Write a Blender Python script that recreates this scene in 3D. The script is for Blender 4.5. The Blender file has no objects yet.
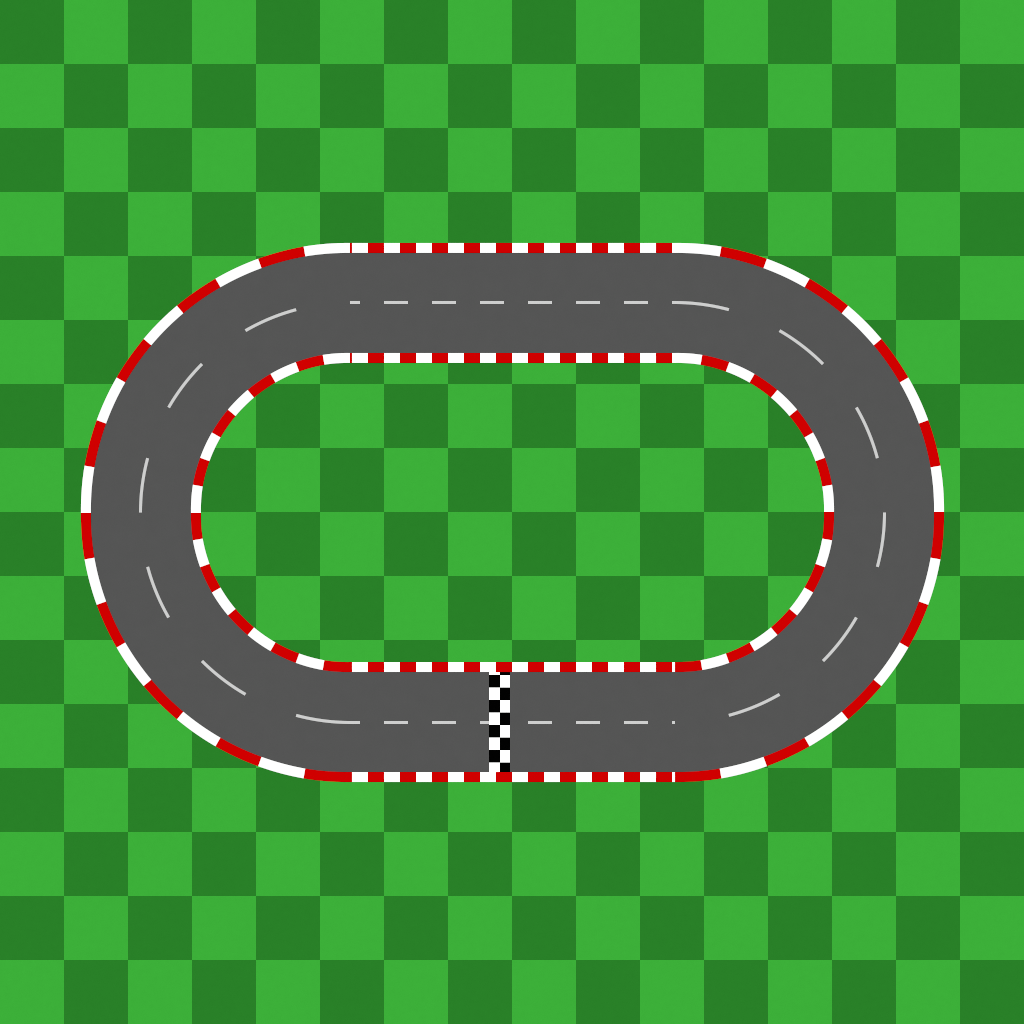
import bpy, bmesh, math

scene = bpy.context.scene
COL = scene.collection
M = 0.1                                   # metres per photo pixel: the kerbs are 1 m wide, the track 10 m
LX, RX, CY = 350.5, 674.5, 512.5          # centres of the two bends
R_OUT, R_IN, R_MID = 264.5, 154.5, 210.0  # outer kerb, inner kerb, lane line

# ------------------------------------------------------------------ materials
# measured light on level ground per channel (sun + sky), so a picture value v needs albedo v / LIGHT
LIGHT = (1.29, 1.293, 1.352)


def lin(c):
    c /= 255.0
    return c / 12.92 if c <= 0.04045 else ((c + 0.055) / 1.055) ** 2.4


def albedo(rgb):
    return tuple(min(0.88, lin(v) / l) for v, l in zip(rgb, LIGHT)) + (1.0,)


def new_mat(name, rough):
    m = bpy.data.materials.new(name)
    m.use_nodes = True
    nt = m.node_tree
    b = nt.nodes['Principled BSDF']
    b.inputs['Roughness'].default_value = rough
    b.inputs['Specular IOR Level'].default_value = 0.0
    return m, nt, b


def grain(nt, source, amount, layers):
    """multiply a colour by fine noise of mean 1; layers = (scale per metre, weight)"""
    tc = nt.nodes.new('ShaderNodeTexCoord')
    total = None
    for scale, weight in layers:
        n = nt.nodes.new('ShaderNodeTexNoise')
        n.inputs['Scale'].default_value = scale
        n.inputs['Detail'].default_value = 3.0
        nt.links.new(tc.outputs['Object'], n.inputs['Vector'])
        a = nt.nodes.new('ShaderNodeMath')
        a.operation = 'MULTIPLY_ADD'
        nt.links.new(n.outputs['Fac'], a.inputs[0])
        a.inputs[1].default_value = 2 * amount * weight
        if total is None:
            a.inputs[2].default_value = 1.0 - amount
        else:
            nt.links.new(total, a.inputs[2])
        total = a.outputs[0]
    mul = nt.nodes.new('ShaderNodeVectorMath')
    mul.operation = 'SCALE'
    nt.links.new(source, mul.inputs[0])
    nt.links.new(total, mul.inputs['Scale'])
    return mul.outputs[0]


def plain(name, rgb, rough, amount, layers):
    m, nt, b = new_mat(name, rough)
    c = nt.nodes.new('ShaderNodeRGB')
    c.outputs[0].default_value = albedo(rgb)
    nt.links.new(grain(nt, c.outputs[0], amount, layers), b.inputs['Base Color'])
    return m


def turf_material():
    m, nt, b = new_mat('mown_turf', 0.95)
    tc = nt.nodes.new('ShaderNodeTexCoord')
    mp = nt.nodes.new('ShaderNodeMapping')
    mp.inputs['Location'].default_value = (0, 0, 0.5)
    mp.inputs['Scale'].default_value = (1 / 6.4, 1 / 6.4, 0)
    ck = nt.nodes.new('ShaderNodeTexChecker')
    ck.inputs['Scale'].default_value = 1.0
    ck.inputs['Color1'].default_value = albedo((41, 128, 40))
    ck.inputs['Color2'].default_value = albedo((60, 175, 57))
    nt.links.new(tc.outputs['Object'], mp.inputs['Vector'])
    nt.links.new(mp.outputs[0], ck.inputs['Vector'])
    nt.links.new(grain(nt, ck.outputs['Color'], 0.10, ((16.0, 0.55), (1.3, 0.30), (0.11, 0.15))), b.inputs['Base Color'])
    return m


TURF = turf_material()
ASPHALT = plain('asphalt', (85, 85, 85), 0.9, 0.10, ((22.0, 0.6), (0.6, 0.4)))
KERB_RED = plain('red_kerb_paint', (208, 0, 0), 0.6, 0.04, ((9.0, 0.6), (0.8, 0.4)))
KERB_WHITE = plain('white_kerb_paint', (260, 260, 260), 0.6, 0.02, ((9.0, 0.6), (0.8, 0.4)))
LINE_GREY = plain('pale_grey_road_paint', (206, 206, 206), 0.7, 0.04, ((12.0, 1.0),))
FLAG_WHITE = plain('white_road_paint', (260, 260, 260), 0.7, 0.02, ((12.0, 1.0),))
FLAG_BLACK = plain('black_road_paint', (2, 2, 2), 0.7, 0.04, ((12.0, 1.0),))


# ------------------------------------------------------------------ helpers
def world(px, py, z=0.0):
    return ((px - 512.0) * M, (512.0 - py) * M, z)


def link(name, mesh, mat, parent=None):
    mesh.materials.append(mat)
    o = bpy.data.objects.new(name, mesh)
    COL.objects.link(o)
    if parent:
        o.parent = parent
    return o


def thing(name, label, cat, group=None):
    o = bpy.data.objects.new(name, None)
    COL.objects.link(o)
    return tag(o, label, cat, group)


def tag(o, label, cat, group=None):
    o['label'] = label
    o['category'] = cat
    o['kind'] = 'thing'
    if group:
        o['group'] = group
    return o


def straight(x0, x1, side, r, n=1):
    """points along a straight of the oval at radius r with the outward normal; side -1 upper, +1 lower"""
    return [(x0 + (x1 - x0) * i / n, CY + side * r, 0.0, float(side)) for i in range(n + 1)]


def bend(side, a0, a1, r, step=1.0, swell=0.0):
    """points on a bend; the angle runs in degrees from the upper end (0) to the lower end (180); side -1 left, +1 right"""
    n = max(2, int(math.ceil(abs(a1 - a0) / step)))
    cx = RX if side > 0 else LX
    out = []
    for i in range(n + 1):
        a = math.radians(a0 + (a1 - a0) * i / n)
        nx, ny = side * math.sin(a), -math.cos(a)
        q = r + swell * min(1.0, 3.0 * abs(math.sin(2 * a)))
        x = cx + q * nx
        if abs(math.sin(a)) < 1e-6:                          # meets the straight exactly where that ends
            x = 675.0 if side > 0 else 350.0
        out.append((x, CY + q * ny, nx, ny))
    return out


def sweep(path, profile, gap=0.0):
    """closed solid: a cross profile of (outward metres, height) carried along the path, ends drawn in by gap metres"""
    pts = [list(p) for p in path]
    for a, b in ((0, 1), (-1, -2)):
        dx, dy = pts[b][0] - pts[a][0], pts[b][1] - pts[a][1]
        d = math.hypot(dx, dy)
        pts[a][0] += dx / d * gap / M
        pts[a][1] += dy / d * gap / M
    bm = bmesh.new()
    rings = []
    for px, py, nx, ny in pts:
        rings.append([bm.verts.new(world(px + nx * o / M, py + ny * o / M, z)) for o, z in profile])
    k = len(profile)
    for a, b in zip(rings, rings[1:]):
        for i in range(k):
            bm.faces.new((a[i], a[(i + 1) % k], b[(i + 1) % k], b[i]))
    bm.faces.new(rings[0])
    bm.faces.new(list(reversed(rings[-1])))
    bmesh.ops.recalc_face_normals(bm, faces=bm.faces)
    me = bpy.data.meshes.new('swept')
    bm.to_mesh(me)
    bm.free()
    return me


# ------------------------------------------------------------------ setting
bm = bmesh.new()
S = 1600.0
bm.faces.new([bm.verts.new(v) for v in ((-S, -S, 0), (S, -S, 0), (S, S, 0), (-S, S, 0))])
me = bpy.data.meshes.new('ground')
bm.to_mesh(me)
bm.free()
ground = link('ground', me, TURF)
ground['kind'] = 'structure'
ground['label'] = 'lawn of light and dark green checkered turf squares'

ring = []
for r in (R_IN - 2.5, R_OUT + 2.5):
    loop = [straight(LX, RX, -1, r)[0]] + bend(1, 0, 180, r) + bend(-1, 180, 0, r)[:-1]
    ring.append(loop)
bm = bmesh.new()
inner = [bm.verts.new(world(p[0], p[1], 0.004)) for p in ring[0]]
outer = [bm.verts.new(world(p[0], p[1], 0.004)) for p in ring[1]]
n = len(inner)
for i in range(n):
    j = (i + 1) % n
    bm.faces.new((inner[i], inner[j], outer[j], outer[i]))
bmesh.ops.recalc_face_normals(bm, faces=bm.faces)
me = bpy.data.meshes.new('track')
bm.to_mesh(me)
bm.free()
track = link('track_road', me, ASPHALT)
for p in track.data.polygons:
    if p.normal.z < 0:
        p.flip()
track['kind'] = 'structure'
track['label'] = 'dark grey asphalt racing oval with two straights and two bends'

# ------------------------------------------------------------------ kerbs
KERB = [(-0.5, -0.05), (-0.5, 0.035), (-0.465, 0.05), (0.465, 0.05), (0.5, 0.035), (0.5, -0.05)]


def stripes():
    """straight stripes from end to end: (x0, x1, red), 16 px each on the photo's own rhythm"""
    out, x = [], 350.5 - 0.5
    while x < 675:
        x1 = min(675, (math.floor(x / 16) + 1) * 16)
        out.append((x, x1, math.floor(x / 16) % 2 == 1))
        x = x1
    return out


def kerb(label, r):
    root = thing('kerb', label, 'kerb', 'red and white kerbs edging the track')
    blocks = []
    for side in (-1, 1):
        for x0, x1, red in stripes():
            path = straight(x0, x1, side, r)
            if side < 0 and x1 == 675:                       # upper: white runs on into the right bend
                path = [path[0]] + bend(1, 0, 10, r, swell=0.5)
            if side > 0 and x0 == 350:                       # lower: red runs on into the left bend
                path = bend(-1, 170, 180, r, swell=0.5) + [path[1]]
            blocks.append((path, red))
    for side in (-1, 1):
        for i in range(18):
            if (side, i) in ((1, 0), (-1, 17)):
                continue
            slip = -side * math.degrees(0.5 / r)             # the photo's joint at mid height sits half a pixel off
            a0, a1 = [a + slip if a == 90 else a for a in (10 * i, 10 * i + 10)]
            blocks.append((bend(side, a0, a1, r, swell=0.5), i % 2 == 1))
    for path, red in blocks:
        o = link('red_kerb_block' if red else 'white_kerb_block', sweep(path, KERB, 0.002), KERB_RED if red else KERB_WHITE, root)
        o['label'] = 'red painted kerb block' if red else 'white painted kerb block'
    return root


kerb('long red and white striped kerb round the outer edge of the grey track', R_OUT)
kerb('shorter red and white striped kerb between the track and the grass infield', R_IN)

# ------------------------------------------------------------------ lane dashes
PAINT = [(-0.15, 0.002), (-0.15, 0.008), (0.15, 0.008), (0.15, 0.002)]
ORD = ['first', 'second', 'third', 'fourth', 'fifth', 'sixth', 'seventh']


def dash(path, label):
    o = link('lane_dash', sweep(path, PAINT), LINE_GREY)
    tag(o, label, 'lane dash', 'pale dashes along the middle of the track')


U = lambda a, b: straight(a, b, -1, R_MID)
D = lambda a, b: straight(a, b, 1, R_MID)
dash(U(350, 360), 'stubby pale dash at the left end of the upper straight')
for k, x in enumerate(range(384, 640, 48)):
    dash(U(x, x + 24), ORD[k + 1] + ' pale dash from the left on the upper straight, after the stubby one')
dash([U(672, 675)[0]] + bend(1, 0, 15, R_MID), 'long pale dash bending from the upper straight into the right bend')
for k, a in enumerate((30, 60, 90, 120, 150)):
    dash(bend(1, a, a + 15, R_MID),
         ('curved pale dash high on the right bend, nearest the long bending one',
          'curved pale dash on the right bend, next above its middle',
          'curved pale dash at the far right of the track, just below mid height',
          'curved pale dash on the lower right bend, steeply slanting',
          'curved pale dash at the foot of the right bend, nearest the tiny dot')[k])
for k, a in enumerate((15, 45, 75, 105, 135)):
    dash(bend(-1, a, a + 15, R_MID),
         ('curved pale dash at the top of the left bend, nearest the stubby dash',
          'curved pale dash on the upper left bend, steeply slanting',
          'curved pale dash at the far left of the track, just above mid height',
          'curved pale dash on the left bend, next below its middle',
          'curved pale dash low on the left bend, nearest the long bending one')[k])
dash(bend(-1, 165, 180, R_MID) + [D(350, 360)[1]], 'long pale dash bending from the left bend into the lower straight')
dash(D(384, 408), 'pale dash on the lower straight, next after the long bending one')
dash(D(432, 456), 'full pale dash on the lower straight, nearest left of the finish line')
dash(D(480, 489), 'short pale dash touching the left side of the checkered finish line')
dash(D(528, 552), 'pale dash on the lower straight, nearest right of the finish line')
dash(D(576, 600), 'second pale dash to the right of the finish line')
dash(D(624, 648), 'third pale dash to the right of the finish line, before the dot')
dash(D(672, 675), 'tiny pale dot at the right end of the lower straight')

# ------------------------------------------------------------------ finish line
flag = thing('finish_line', 'black and white checkered finish line painted across the lower straight', 'finish line')
SQ = 0.001
for row in range(9):
    y0, y1 = max(671.9, 662.5 + 12.5 * row), min(772.1, 675.0 + 12.5 * row)
    for c, (x0, x1) in enumerate(((489, 500), (500, 510))):
        white = (row + c) % 2 == 0
        h = (y1 - y0) * M / 2 - SQ
        mid = (y0 + y1) / 2
        path = [(x0, mid, 0, 1.0), (x1, mid, 0, 1.0)]
        o = link('white_square' if white else 'black_square', sweep(path, [(-h, 0.002), (-h, 0.009), (h, 0.009), (h, 0.002)], SQ),
                 FLAG_WHITE if white else FLAG_BLACK, flag)
        o['label'] = 'white painted square' if white else 'black painted square'

# ------------------------------------------------------------------ light
EL, AZ = math.radians(76), math.radians(-35)
w = bpy.data.worlds.new('World')
scene.world = w
w.use_nodes = True
nt = w.node_tree
sky = nt.nodes.new('ShaderNodeTexSky')
sky.sky_type = 'NISHITA'
sky.sun_disc = False
sky.sun_elevation = EL
sky.sun_rotation = AZ
nt.links.new(sky.outputs[0], nt.nodes['Background'].inputs['Color'])
nt.nodes['Background'].inputs['Strength'].default_value = 0.07
sun = bpy.data.lights.new('sun', 'SUN')
sun.energy = 3.6
sun.angle = math.radians(0.53)
sun.color = (1.0, 0.97, 0.92)
so = bpy.data.objects.new('sun', sun)
so.rotation_euler = (-(math.pi / 2 - EL), 0, -AZ)
so.location = (0, 0, 60)
COL.objects.link(so)

# ------------------------------------------------------------------ camera, straight down from 250 m
cam = bpy.data.cameras.new('camera')
H = 250.0
cam.sensor_width = 36
cam.lens = 36 * H / 102.4
cam.clip_start = 1
cam.clip_end = 6000
co = bpy.data.objects.new('camera', cam)
co.location = (0, 0, H)
COL.objects.link(co)
scene.camera = co

scene.render.resolution_x = scene.render.resolution_y = 1024
scene.view_settings.view_transform = 'Standard'
scene.view_settings.look = 'None'
scene.view_settings.exposure = 0.0
scene.view_settings.gamma = 1.0
scene.cycles.pixel_filter_type = 'BOX'
scene.cycles.filter_width = 1.0
scene.cycles.use_denoising = False
